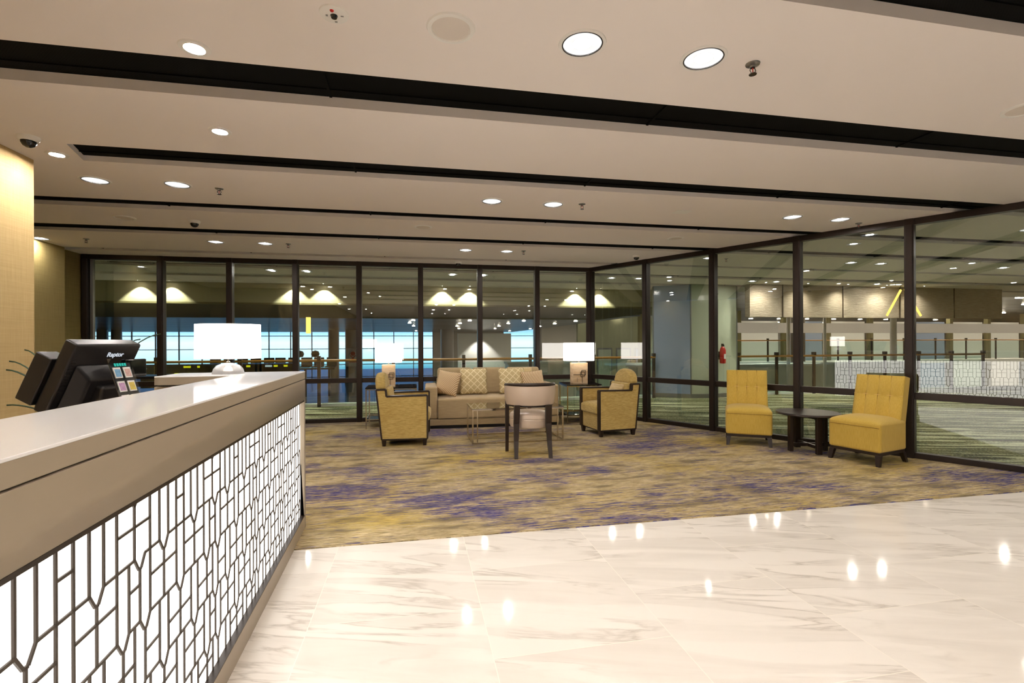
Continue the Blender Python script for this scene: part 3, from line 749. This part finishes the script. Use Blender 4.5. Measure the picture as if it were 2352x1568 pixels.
# coffee table
t = thing('coffee_table', 'rectangular glass coffee table with slim metal frame', 'table', (1.375,6.87,.006), R(0))
g = MB(); g.box(-.64,.64,-.34,.34,.462,.474); obj('tabletop', g, M['smoke'], t)
lw_ = .02
for sx in (-1, 1):
    g = MB(); x = sx*.625
    for fy in (-.325,.325): g.box(x-.01,x+.01,fy-.01,fy+.01,0,.462)
    g.box(x-.01,x+.01,-.325,.325,0,.02); g.box(x-.01,x+.01,-.325,.325,.442,.462)
    obj('leg_frame', g, M['chrome'], t, bevel=.001)
    for fy in (-.30,.30): obj('inner_leg', MB().box(sx*.56-.008,sx*.56+.008,fy-.008,fy+.008,.0,.461), M['chrome'], t)
for fy in (-1, 1):
    for z in (0,.442): obj('rail', MB().box(-.615,.615,fy*.325-.01,fy*.325+.01,z,z+.0195), M['chrome'], t, bevel=.001)
g = MB(); g.box(-.56,.56,-.30,.30,.44,.446); obj('under_shelf', g, M['blk_gloss'], t) if False else None

# tub chair seen from behind: local -y is the front, so the back faces the viewer
t = thing('tub_chair', 'pale satin tub chair with dark legs, seen from behind', 'chair', (1.375,5.86,.006), R(175))
def arc(r, a0, a1, z, n=24, ry=None, lean=0):
    ry = ry or r
    return [(r*math.sin(a0+(a1-a0)*k/n), ry*math.cos(a0+(a1-a0)*k/n)+lean, z) for k in range(n+1)]
A0, A1 = R(-82), R(82); rr = .275
g = MB()
def bk(sgn):
    def fn(u, v):
        a = A0+(A1-A0)*u; z = .615+.225*v
        th = .02+.012*math.sin(math.pi*v)
        r = rr+.02*v+sgn*th
        return (r*math.sin(a), r*math.cos(a)-.03, z)
    return fn
g.grid(bk(1), 36, 8); g.grid(bk(-1), 36, 8, flip=True)
g.grid(lambda u, v: tuple(Vector(bk(1)(u, 1)).lerp(Vector(bk(-1)(u, 1)), v)), 36, 1); g.grid(lambda u, v: tuple(Vector(bk(1)(u, 0)).lerp(Vector(bk(-1)(u, 0)), v)), 36, 1, flip=True)
g.grid(lambda u, v: tuple(Vector(bk(1)(0, v)).lerp(Vector(bk(-1)(0, v)), u)), 1, 8); g.grid(lambda u, v: tuple(Vector(bk(1)(1, v)).lerp(Vector(bk(-1)(1, v)), u)), 1, 8)
obj('backrest', g, M['satin'], t, smooth=True)
g = MB(); g.tube([(x,y-.03,z+.018*math.cos(math.atan2(x,y))) for x,y,z in arc(rr+.022,R(-86),R(86),.842)], .021, 10); obj('top_rail', g, M['wood_dark'], t, smooth=True)
g = MB(); g.tube([(x,y-.03,z) for x,y,z in arc(rr,R(-84),R(84),.605)], .012, 8); obj('lower_rail', g, M['wood_dark'], t, smooth=True)
g = MB(); g.lathe([(0,.335),(.225,.335),(.24,.342),(.247,.36),(.248,.435),(.243,.441),(.248,.447),(.247,.48),(.238,.50),(.215,.515),(.12,.53),(0,.535)], 48, T(0,-.02,0)); obj('seat', g, M['satin'], t, smooth=True)
for sx in (-1, 1):
    x = sx*.185
    g = MB()
    for (z0, z1, ya, yb, w0, w1) in ((0,.2,.275,.225,.021,.026),(.2,.4,.225,.20,.026,.032),(.4,.62,.20,.225,.032,.034)):
        xo0 = x*(1+.10*(1-z0/.62)); xo1 = x*(1+.10*(1-z1/.62))
        g.hexa([(xo0-w0,ya-w0,z0),(xo0+w0,ya-w0,z0),(xo0+w0,ya+w0,z0),(xo0-w0,ya+w0,z0)], [(xo1-w1,yb-w1,z1),(xo1+w1,yb-w1,z1),(xo1+w1,yb+w1,z1),(xo1-w1,yb+w1,z1)])
    obj('leg', g, M['wood_dark'], t)
    x = sx*.27
    g = MB(); g.hexa([(x-.019,-.175,0),(x+.019,-.175,0),(x+.019,-.14,0),(x-.019,-.14,0)], [(x-.024,-.14,.64),(x+.024,-.14,.64),(x+.024,-.09,.64),(x-.024,-.09,.64)]); obj('leg', g, M['wood_dark'], t)

# side tables with chrome frames
def side_table(label, x, y, w, d, rz=0):
    t = thing('side_table', label, 'table', (x, y, .006), rz, 'chrome side tables with dark tops')
    g = MB(); g.box(-w,w,-d,d,.635,.655); obj('tabletop', g, M['blk_gloss'], t, bevel=.002)
    g = MB(); g.box(-w+.03,w-.03,-d+.03,d-.03,.13,.14); obj('shelf', g, M['smoke'], t)
    for sx in (-1, 1):
        for fy in (-1, 1): obj('leg', MB().box(sx*(w-.012)-.009,sx*(w-.012)+.009,fy*(d-.012)-.009,fy*(d-.012)+.009,0,.635), M['chrome'], t)
    for z in (.615,.14):
        g = MB()
        g.box(-w+.02,w-.02,-d+.003,-d+.018,z,z+.015); g.box(-w+.02,w-.02,d-.018,d-.003,z,z+.015)
        g.box(-w+.003,-w+.018,-d+.02,d-.02,z,z+.015); g.box(w-.018,w-.003,-d+.02,d-.02,z,z+.015)
        obj('frame_rail', g, M['chrome'], t)
side_table('chrome side table behind the left armchair', -.38,8.36,.40,.30)
side_table('chrome side table right of the sofa', 2.80,8.14,.30,.30,R(-4))
def lamp(label, x, y, z, rs, bw):
    t = thing('table_lamp', label, 'lamp', (x, y, z))
    g = MB(); g.box(-bw,bw,-bw*.7,bw*.7,0,.355); b = obj('base', g, M['travertine'], t, bevel=.004)
    g = MB(); f = -bw*.7-.004
    def sq(a, b_, c, d_):
        for p0, p1 in (((a,c),(b_,c)), ((a,d_),(b_,d_)), ((a,c),(a,d_)), ((b_,c),(b_,d_))): g.bar((p0[0],f,p0[1]), (p1[0],f,p1[1]), .006, .006)
    sq(.0,.07,.12,.20); sq(.02,.09,.10,.17) if False else sq(.018,.088,.145,.225); g.bar((-bw,f,.155),(.05,f,.155),.005,.005); g.bar((.03,f,.01),(.03,f,.12),.005,.005)
    g.bar((-.06,f,.02),(-.06,f,.10),.003,.003)
    obj('wire_motif', g, M['wood_dark'], b)
    g = MB(); g.lathe([(.012,.355),(.012,.37),(.005,.375),(.005,.5)], 12); obj('stem', g, M['chrome'], t, smooth=True)
    g = MB(); g.lathe([(rs,.39),(rs*.99,.70)], 56, sy=.8, cap=False); obj('lamp_shade', g, M['shade'], t, smooth=True)
lamp('table lamp with stone block base behind the left armchair', -.43,8.3,.661,.215,.105)
lamp('table lamp with stone block base right of the sofa', 2.79,8.16,.661,.272,.13)
t = thing('tray', 'small dark tray on the left side table', 'tray', (-.16,8.2,.661)); obj('tray_base', MB().box(-.11,.11,-.07,.07,0,.012), M['blk_plastic'], t); g = MB()
for a in ((-.11,.11,-.07,-.062),(-.11,.11,.062,.07),(-.11,-.102,-.062,.062),(.102,.11,-.062,.062)): g.box(*a,.012,.03)
obj('rim', g, M['blk_plastic'], t)

# ------------------------------------------------------------------ beyond the glass: corridor edge, bulkheads
g = MB(); g.box(-16,6.3,12.35,12.5,2.33,HC+.1); struct('wall_far', g, M['bulk'], 'olive bulkhead band lit by pairs of downlights beyond the glass')
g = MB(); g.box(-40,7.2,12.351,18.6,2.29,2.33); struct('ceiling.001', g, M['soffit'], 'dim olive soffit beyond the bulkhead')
g = MB(); g.box(8.0,15.8,10.62,10.8,1.98,HC-.002); struct('wall_far.001', g, M['stone'], 'ribbed stone band beyond the right glass')
for k in range(4): struct('trim_%d' % (20+k), MB().box(8.9+1.75*k,8.915+1.75*k,10.60,10.62,1.98,HC-.003), M['bronze'])
# hall shell
g = MB(); g.box(-60,70,18.6,62,3.3,3.4); g.box(-60,70,12.5,18.6,3.3,3.4); g.box(-60,9,18.6,46,2.45,2.5); struct('ceiling.002', g, M['hall_ceiling'], 'metal slatted ceiling of the hall')
g = MB(); g.box(-60.2,-60,11.5,62,-1.7,3.4); struct('wall_left.004', g, M['greywall'])
g = MB(); g.box(70,70.2,11.5,62,-1.7,3.4); struct('wall_right.001', g, M['greywall'])
g = MB(); g.box(-60,-16.1,11.3,11.5,-1.7,3.4); g.box(26.2,70,11.3,11.5,-1.7,3.4); g.box(-16.1,26.2,12.36,12.5,HC+.1,3.4); struct('wall_near', g, M['greywall'])
YW = 46
g = MB(); g.box(1.6,8.2,YW,YW+.3,-1.7,3.4); g.box(11.4,70,YW,YW+.3,-1.7,3.4); struct('wall_far.002', g, M['greywall'], 'grey end wall of the hall')
# curtain wall of the hall with dusk sky behind
def curtain(i, x0, x1):
    t = thing('window_%d' % i, 'tall gridded window of the hall with blue dusk light', None, (x0, YW, 0), 0, None, 'structure')
    g = MB(); n = int((x1-x0)/1.75)
    for k in range(n+1): g.box((x1-x0)*k/n-.035,(x1-x0)*k/n+.035,-.06,.06,-1.7,3.3)
    for z in (-1.55,-.45,.95,2.1): g.box(0,x1-x0,-.05,.05,z-.03,z+.03)
    obj('window_frame', g, M['bronze'], t)
    g = MB(); g.box(0,x1-x0,-.01,.01,-1.7,3.3); obj('pane', g, glass('curtain_glass_%d' % i, .04, (.95,.97,1,1)), t)
curtain(40, -60, 1.6); curtain(41, 8.2, 11.4)
def hcol(x, y, w, label, mat='grey_col', z0=-1.65, z1=3.3):
    if x < 9: z1 = 2.45
    t = thing('hall_column', label, 'column', (x, y, 0), 0, 'columns of the hall')
    g = MB(); g.lathe([(w,z0),(w,z1)], 24); obj('shaft', g, M[mat], t, smooth=True)
    g = MB(); g.lathe([(w+.05,z0),(w+.05,z0+.25)], 24); obj('base', g, M['steel'], t, smooth=True)
for a in ((-21.9,40,.32,'left of two grey columns seen right of the till'), (-21.0,40,.32,'right of two grey columns seen right of the till'),
          (-6.2,40,.4,'grey column right of the counter lamp'), (-4.9,40,.45,'pale column carrying the red sign'), (2.4,38,.5,'pale column left of the lit wall patch'), (8.3,33,.3,'slim grey column beside the narrow blue window')):
    hcol(*a)
# white partition with scallop of light
struct('wall_far.003', MB().box(3.4,7.8,40,40.3,-1.65,2.2), M['white'], 'pale partition lit from above in the hall')
light('partition_lamp', 'SPOT', (5.2,39.2,2.38), 450, (1,.95,.9), angle=R(90), size=.1)
# green glass-fronted wall blocks right of the blue window
struct('wall_far.004', MB().box(10.2,20,30,30.3,-1.65,3.3), M['greenwall'], 'olive wall of the hall behind the right lamp')
for k in range(7):
    t = thing('door_%d' % (k+1), None, None, (10.7+1.3*k,29.98,-1.65), 0, None, 'structure')
    obj('door_frame', MB().box(-.5,-.44,-.04,0,0,2.7).box(.44,.5,-.04,0,0,2.7).box(-.44,.44,-.04,0,2.6,2.7), M['steel'], t)
    obj('door_leaf', MB().box(-.44,.44,-.03,-.005,0,2.6), M['blue_clad'] if k % 3 == 0 else M['green_clad'], t)
# sign
t = thing('hall_sign', 'white sign with red symbol on a column in the hall', 'sign', (-4.7,39.4,.35))
obj('board', MB().box(-.5,.5,-.05,0,-.7,.7), plain('sign_white', (232,222,226), .5), t)
g = MB(); g.lathe([(.17,0),(.17,.03)], 20, T(0,-.05,.28) @ RX(R(90))); g.box(-.28,.28,-.08,-.05,-.38,-.30)
g.bar((-.26,-.06,-.34),(.2,-.06,.15),.03,.07); g.bar((.26,-.06,-.34),(-.2,-.06,.15),.03,.07); obj('symbol', g, M['red'], t)
# rows of seats in the hall
def seats(x, label):
    t = thing('seat_row', label, 'bench', (x, 30, -1.65), 0, 'seat rows in the hall')
    g = MB(); g.box(-1.6,1.6,-.05,.05,1.55,1.65)
    for k in (-1.3,0,1.3): g.box(k-.06,k+.06,-.06,.06,0,1.55)
    obj('beam', g, M['black'], t)
    for k in range(5):
        c = -1.4+.7*k
        obj('seat', MB().box(c-.3,c+.3,-.35,.25,1.68,1.76), M['black'], t, bevel=.03)
        obj('backrest', MB().box(c-.28,c+.28,.2,.28,1.7,2.25), M['black'], t, bevel=.03)
    for c in (-.35,.5): obj('headrest', MB().lathe([(.0,2.25),(.18,2.28),(.24,2.45),(.18,2.6),(0,2.66)], 16, T(c,.2,.0)), M['black'], t, smooth=True)
seats(-9.6, 'left dark seat row seen right of the counter lamp shade'); seats(-6.2, 'right dark seat row seen through the third window bay')
# balustrade
def balustrade(x0, x1, y, label, n, z=1.0, z0=0):
    t = thing('balustrade', label, 'railing', (x0, y, z0), 0, 'glass balustrades beyond the glass'); L = x1-x0
    g = MB(); g.tube([(0,0,z),(L,0,z)], .028, 12); obj('handrail', g, M['walnut'], t, smooth=True)
    for k in range(n+1):
        x = .04+(L-.08)*k/n
        obj('post', MB().box(x-.035,x+.035,-.02,.02,0,z-.02).box(x-.035,x+.035,-.045,.045,z+.02,z+.10), M['bronze'], t)
        if k < n: obj('glass_panel', MB().box(x+.05,x+(L-.08)/n-.05,-.006,.006,.06,z-.06), M['rail_glass'], t)
balustrade(-13.0, 5.80, 11.2, 'glass balustrade with wooden handrail beyond the far glass', 12)
balustrade(8.05, 16.0, 11.2, 'glass balustrade with wooden handrail beyond the right glass', 7)
# big clad column outside
g = MB(); cpts = [(5.88,11.45),(6.62,10.95),(7.22,10.9),(7.95,11.05),(8.1,12.3),(6.4,12.7)]
t = thing('clad_column', 'wide pillar clad in blue and green glass beyond the corner', 'column', (6.25,11.9,0))
loc_ = [(a-6.25, b-11.9) for a, b in cpts]
g.prism(loc_, 0, HC-.003)
g.mi[2] = 1; g.mi[1] = 0
o = obj('cladding', g, [M['green_clad'], M['blue_clad']], t)
g = MB(); 
for a, b in loc_[:5]: g.box(a-.012,a+.012,b-.012,b+.012,0,HC-.01)
obj('joint_strip', g, M['steel'], t)
g = MB(); g.prism([(a*1.02,b*1.02) for a,b in loc_], .0, .10); obj('skirting', g, M['steel'], t)
t = thing('fire_extinguisher', 'red fire extinguisher mounted on the clad pillar', 'fire extinguisher', (7.36,10.88,.84), R(12))
g = MB(); g.lathe([(.02,0),(.065,.01),(.07,.05),(.07,.33),(.05,.39),(.02,.42)], 20, T(0,-.09,0)); obj('cylinder', g, M['red'], t, smooth=True)
obj('valve', MB().box(-.02,.02,-.12,-.06,.42,.47).box(-.04,.02,-.10,-.08,.47,.49), M['black'], t)
obj('label_plate', MB().box(-.03,.03,-.163,-.155,.12,.24), M['white'], t)
obj('bracket', MB().box(-.03,.03,-.03,.02,.1,.3), M['black'], t)
# wall-washing downlights along the bulkhead
for k, x in enumerate((-4.75,-3.85,.10,.98-.1,3.35,4.2,-8.2)):
    pass
for k, x in enumerate((-9.4,-8.75,-6.0,-5.38,-2.80,-2.12,.66,1.34,4.12,4.78)):
    names = ('first','second','third','fourth','fifth','sixth','seventh','eighth','ninth','tenth')
    t = downlight(x, 12.2, 'corridor downlight washing the bulkhead, %s from the left' % names[k], 'downlights washing the bulkhead', r=.04, mat='lens_far')
    light('wash_lamp', 'SPOT', (0,0,-.02), 95, (1,.98,.80), t, (0,0,0), size=.02, angle=R(102), blend=.35)
for k in range(5):
    t = downlight(8.2+1.15*k, 10.30, 'downlight grazing the ribbed stone band, %s from the left' % ('first','second','third','fourth','fifth')[k], 'downlights grazing the stone band', r=.05, mat='lens_far')
    light('wash_lamp', 'SPOT', (0,0,-.02), 70, (1,.93,.82), t, (R(8),0,0), size=.03, angle=R(125), blend=1)
# hall downlights: rows of small round lamps
random.seed(3); n = 0
for y in (17,20,23,26,30,35,41):  # nearest row is unseen, added to light the pale fascia
    for x in range(-1, 20):
        X = -6+2.6*x+(y*.37) % 1.3
        if X < -2 or (X < 9 and y < 22): continue
        q_ = .55 if X < 9 else 1
        if n > 115: break
        o = obj('hall_downlight', MB().lathe([(.15*q_,3.29),(.14*q_,3.275),(0,3.27)], 12, T(X, y, 0)), M['lens_far'], loc=(0,0,-.85 if X < 9 else 0)); n += 1
        tag(o, 'small round lamp in the rows on the hall ceiling', 'ceiling light', 'rows of hall ceiling lamps')
# hall counters and pale pillars seen at right
def hcounter(x, y, w, label):
    t = thing('service_counter', label, 'counter', (x, y, -1.65), 0, 'cream service counters in the hall')
    obj('body', MB().box(-w,w,-.4,.4,0,2.12), M['beigec'], t, bevel=.02); obj('worktop', MB().box(-w-.05,w+.05,-.45,.45,2.12,2.2), M['white'], t)
    obj('kick_strip', MB().box(-w+.05,w-.05,-.42,-.40,0,.15), M['steel'], t)
for a in ((9.3,17.0,1.4,'leftmost cream service counter beyond the right balustrade'), (13.2,16.5,2.0,'middle cream service counter beyond the right balustrade'), (18.5,17.5,2.4,'rightmost cream service counter beyond the right balustrade'), (5.4,21,1.5,'cream service counter seen between the sofa and corner')): hcounter(*a)
for a in ((12.9,15.1,.06,'thin white post beyond the right balustrade'), (15.4,13.4,.09,'white post beside the gold light strips'), (14.3,15.0,.05,'second thin white post beyond the right balustrade'), (17.6,20,.3,'dark pillar of the hall at far right')):
    hcol(*a[:3], a[3], 'white' if a[2] < .2 else 'black')
for k in range(11):
    t = thing('wall_bay', 'lit pale recess in the far hall at right, %s from the left' % ('first','second','third','fourth','fifth','sixth','seventh','eighth','ninth','tenth','eleventh')[k], 'wall recess', (14+3.1*k,26,-1.65), 0, 'lit recesses in the far hall')
    obj('panel', MB().box(-1.3,1.3,0,.1,0,4.3), M['white'] if k % 3 else M['blue_clad'], t)
    obj('pier', MB().box(-1.55,-1.3,-.15,.1,0,4.9), M['soffit'], t)
struct('trim_40', MB().box(9.5,34,19,19.2,1.78,2.22), plain('pale_fascia', (206,200,196), .5))
struct('trim_41', MB().box(9.5,36,20.2,21.2,.30,.45), M['beigec'])
b_ = balustrade(10.5, 34, 20.5, 'far balustrade across the hall seen at right', 12, z0=.45)
# gold light strips
t = thing('hanging_light_strip', 'pair of slanting gold light strips beyond the right glass', 'light', (12.25,10.35,0))
obj('strip', MB().bar((-.55,0,2.02),(-.12,0,2.68),.03,.045), M['gold_glow'], t); obj('strip', MB().bar((.50,0,2.02),(.0,0,2.70),.03,.045), M['gold_glow'], t)
for x_ in (-.12,0): obj('hanger', MB().box(x_-.006,x_+.006,-.006,.006,2.68,HC), M['steel'], t)
t = thing('hanging_light_tube', 'vertical gold light seen beneath the bulkhead right of the counter lamp', 'light', (-3.62,18.0,1.73)); obj('tube', MB().box(-.07,.07,-.05,.05,0,.56), M['gold_glow'], t)
obj('bracket', MB().box(-.02,.02,-.02,.02,.56,.565), M['steel'], t)
# flight information board
t = thing('information_board', 'dark information board with yellow and white rows behind the till', 'sign', (-5.5,11.9,0))
obj('casing', MB().box(-.3,2.9,0,.08,.42,.93), M['blk_gloss'], t)
obj('post', MB().box(1.2,1.3,.0,.06,-1.65,.42), M['black'], t)
random.seed(5); g = MB(); g2 = MB()
for r_, z in enumerate((.87,.72,.60,.48)):
    x = .0
    while x < 2.6:
        L = random.choice((.05,.08,.14))
        if random.random() < .34: (g if random.random() < .6 else g2).box(x,x+L,-.012,0,z-.02,z+.02)
        x += L+.04
obj('yellow_rows', g, M['yellow_glow'], t); obj('white_rows', g2, M['white_glow'], t)
# outside the right wall: low cream ledge line between carpet and void
struct('trim_30', MB().box(-16,5.8,11.26,11.42,0,.06), M['white']); struct('trim_31', MB().box(8.1,26,11.26,11.42,0,.06), M['white'])

# ------------------------------------------------------------------ world: dusk sky
w = bpy.data.worlds.new('dusk'); sc.world = w; w.use_nodes = True; nt = w.node_tree; nt.nodes.clear()
o_ = nt.nodes.new('ShaderNodeOutputWorld'); bg = nt.nodes.new('ShaderNodeBackground'); tc = nt.nodes.new('ShaderNodeTexCoord')
sp = nt.nodes.new('ShaderNodeSeparateXYZ'); mr = nt.nodes.new('ShaderNodeMapRange'); cr = nt.nodes.new('ShaderNodeValToRGB')
nt.links.new(tc.outputs['Generated'], sp.inputs[0]); nt.links.new(sp.outputs[2], mr.inputs[0])
mr.inputs[1].default_value = -.08; mr.inputs[2].default_value = .08
nt.links.new(mr.outputs[0], cr.inputs[0]); e = cr.color_ramp.elements
e[0].position = 0; e[0].color = lin((40,100,120)); e[1].position = 1; e[1].color = lin((60,90,150))
for p_, c_ in ((.22,(84,150,180)), (.34,(160,205,222)), (.52,(190,222,236)), (.64,(130,180,216)), (.78,(84,118,170))):
    q = e.new(p_); q.color = lin(c_)
nt.links.new(cr.outputs[0], bg.inputs[0]); bg.inputs[1].default_value = 2.3; nt.links.new(bg.outputs[0], o_.inputs[0])

# ------------------------------------------------------------------ camera
F_PX, YAW, ROLL = 1128., R(11.14), -.004
cam = bpy.data.cameras.new('camera'); co = bpy.data.objects.new('camera', cam); COL.objects.link(co); sc.camera = co
cam.sensor_fit = 'HORIZONTAL'; cam.sensor_width = 36; cam.lens = F_PX/2352*36; cam.shift_y = 5/2352
cam.clip_start = .05; cam.clip_end = 300
f = Vector((math.sin(YAW), math.cos(YAW), 0)); r = Vector((math.cos(YAW), -math.sin(YAW), 0)); u = Vector((0,0,1))
c_, s_ = math.cos(ROLL), math.sin(ROLL)
rx = r*c_+u*s_; ux = -r*s_+u*c_
m = Matrix.Identity(4)
for i in range(3): m[i][0] = rx[i]; m[i][1] = ux[i]; m[i][2] = -f[i]
m[2][3] = H
co.matrix_world = m

sc.view_settings.view_transform = 'Standard'; sc.view_settings.look = 'None'; sc.view_settings.gamma = 1; sc.view_settings.use_curve_mapping = False
sc.view_settings.exposure = 0.27
sc.cycles.use_denoising = True
sc.cycles.max_bounces = 8; sc.cycles.diffuse_bounces = 4; sc.cycles.glossy_bounces = 4; sc.cycles.transparent_max_bounces = 20
sc.cycles.use_adaptive_sampling = True; sc.cycles.adaptive_threshold = .1
sc.cycles.sample_clamp_indirect = 6
sc.cycles.caustics_refractive = False; sc.cycles.caustics_reflective = False
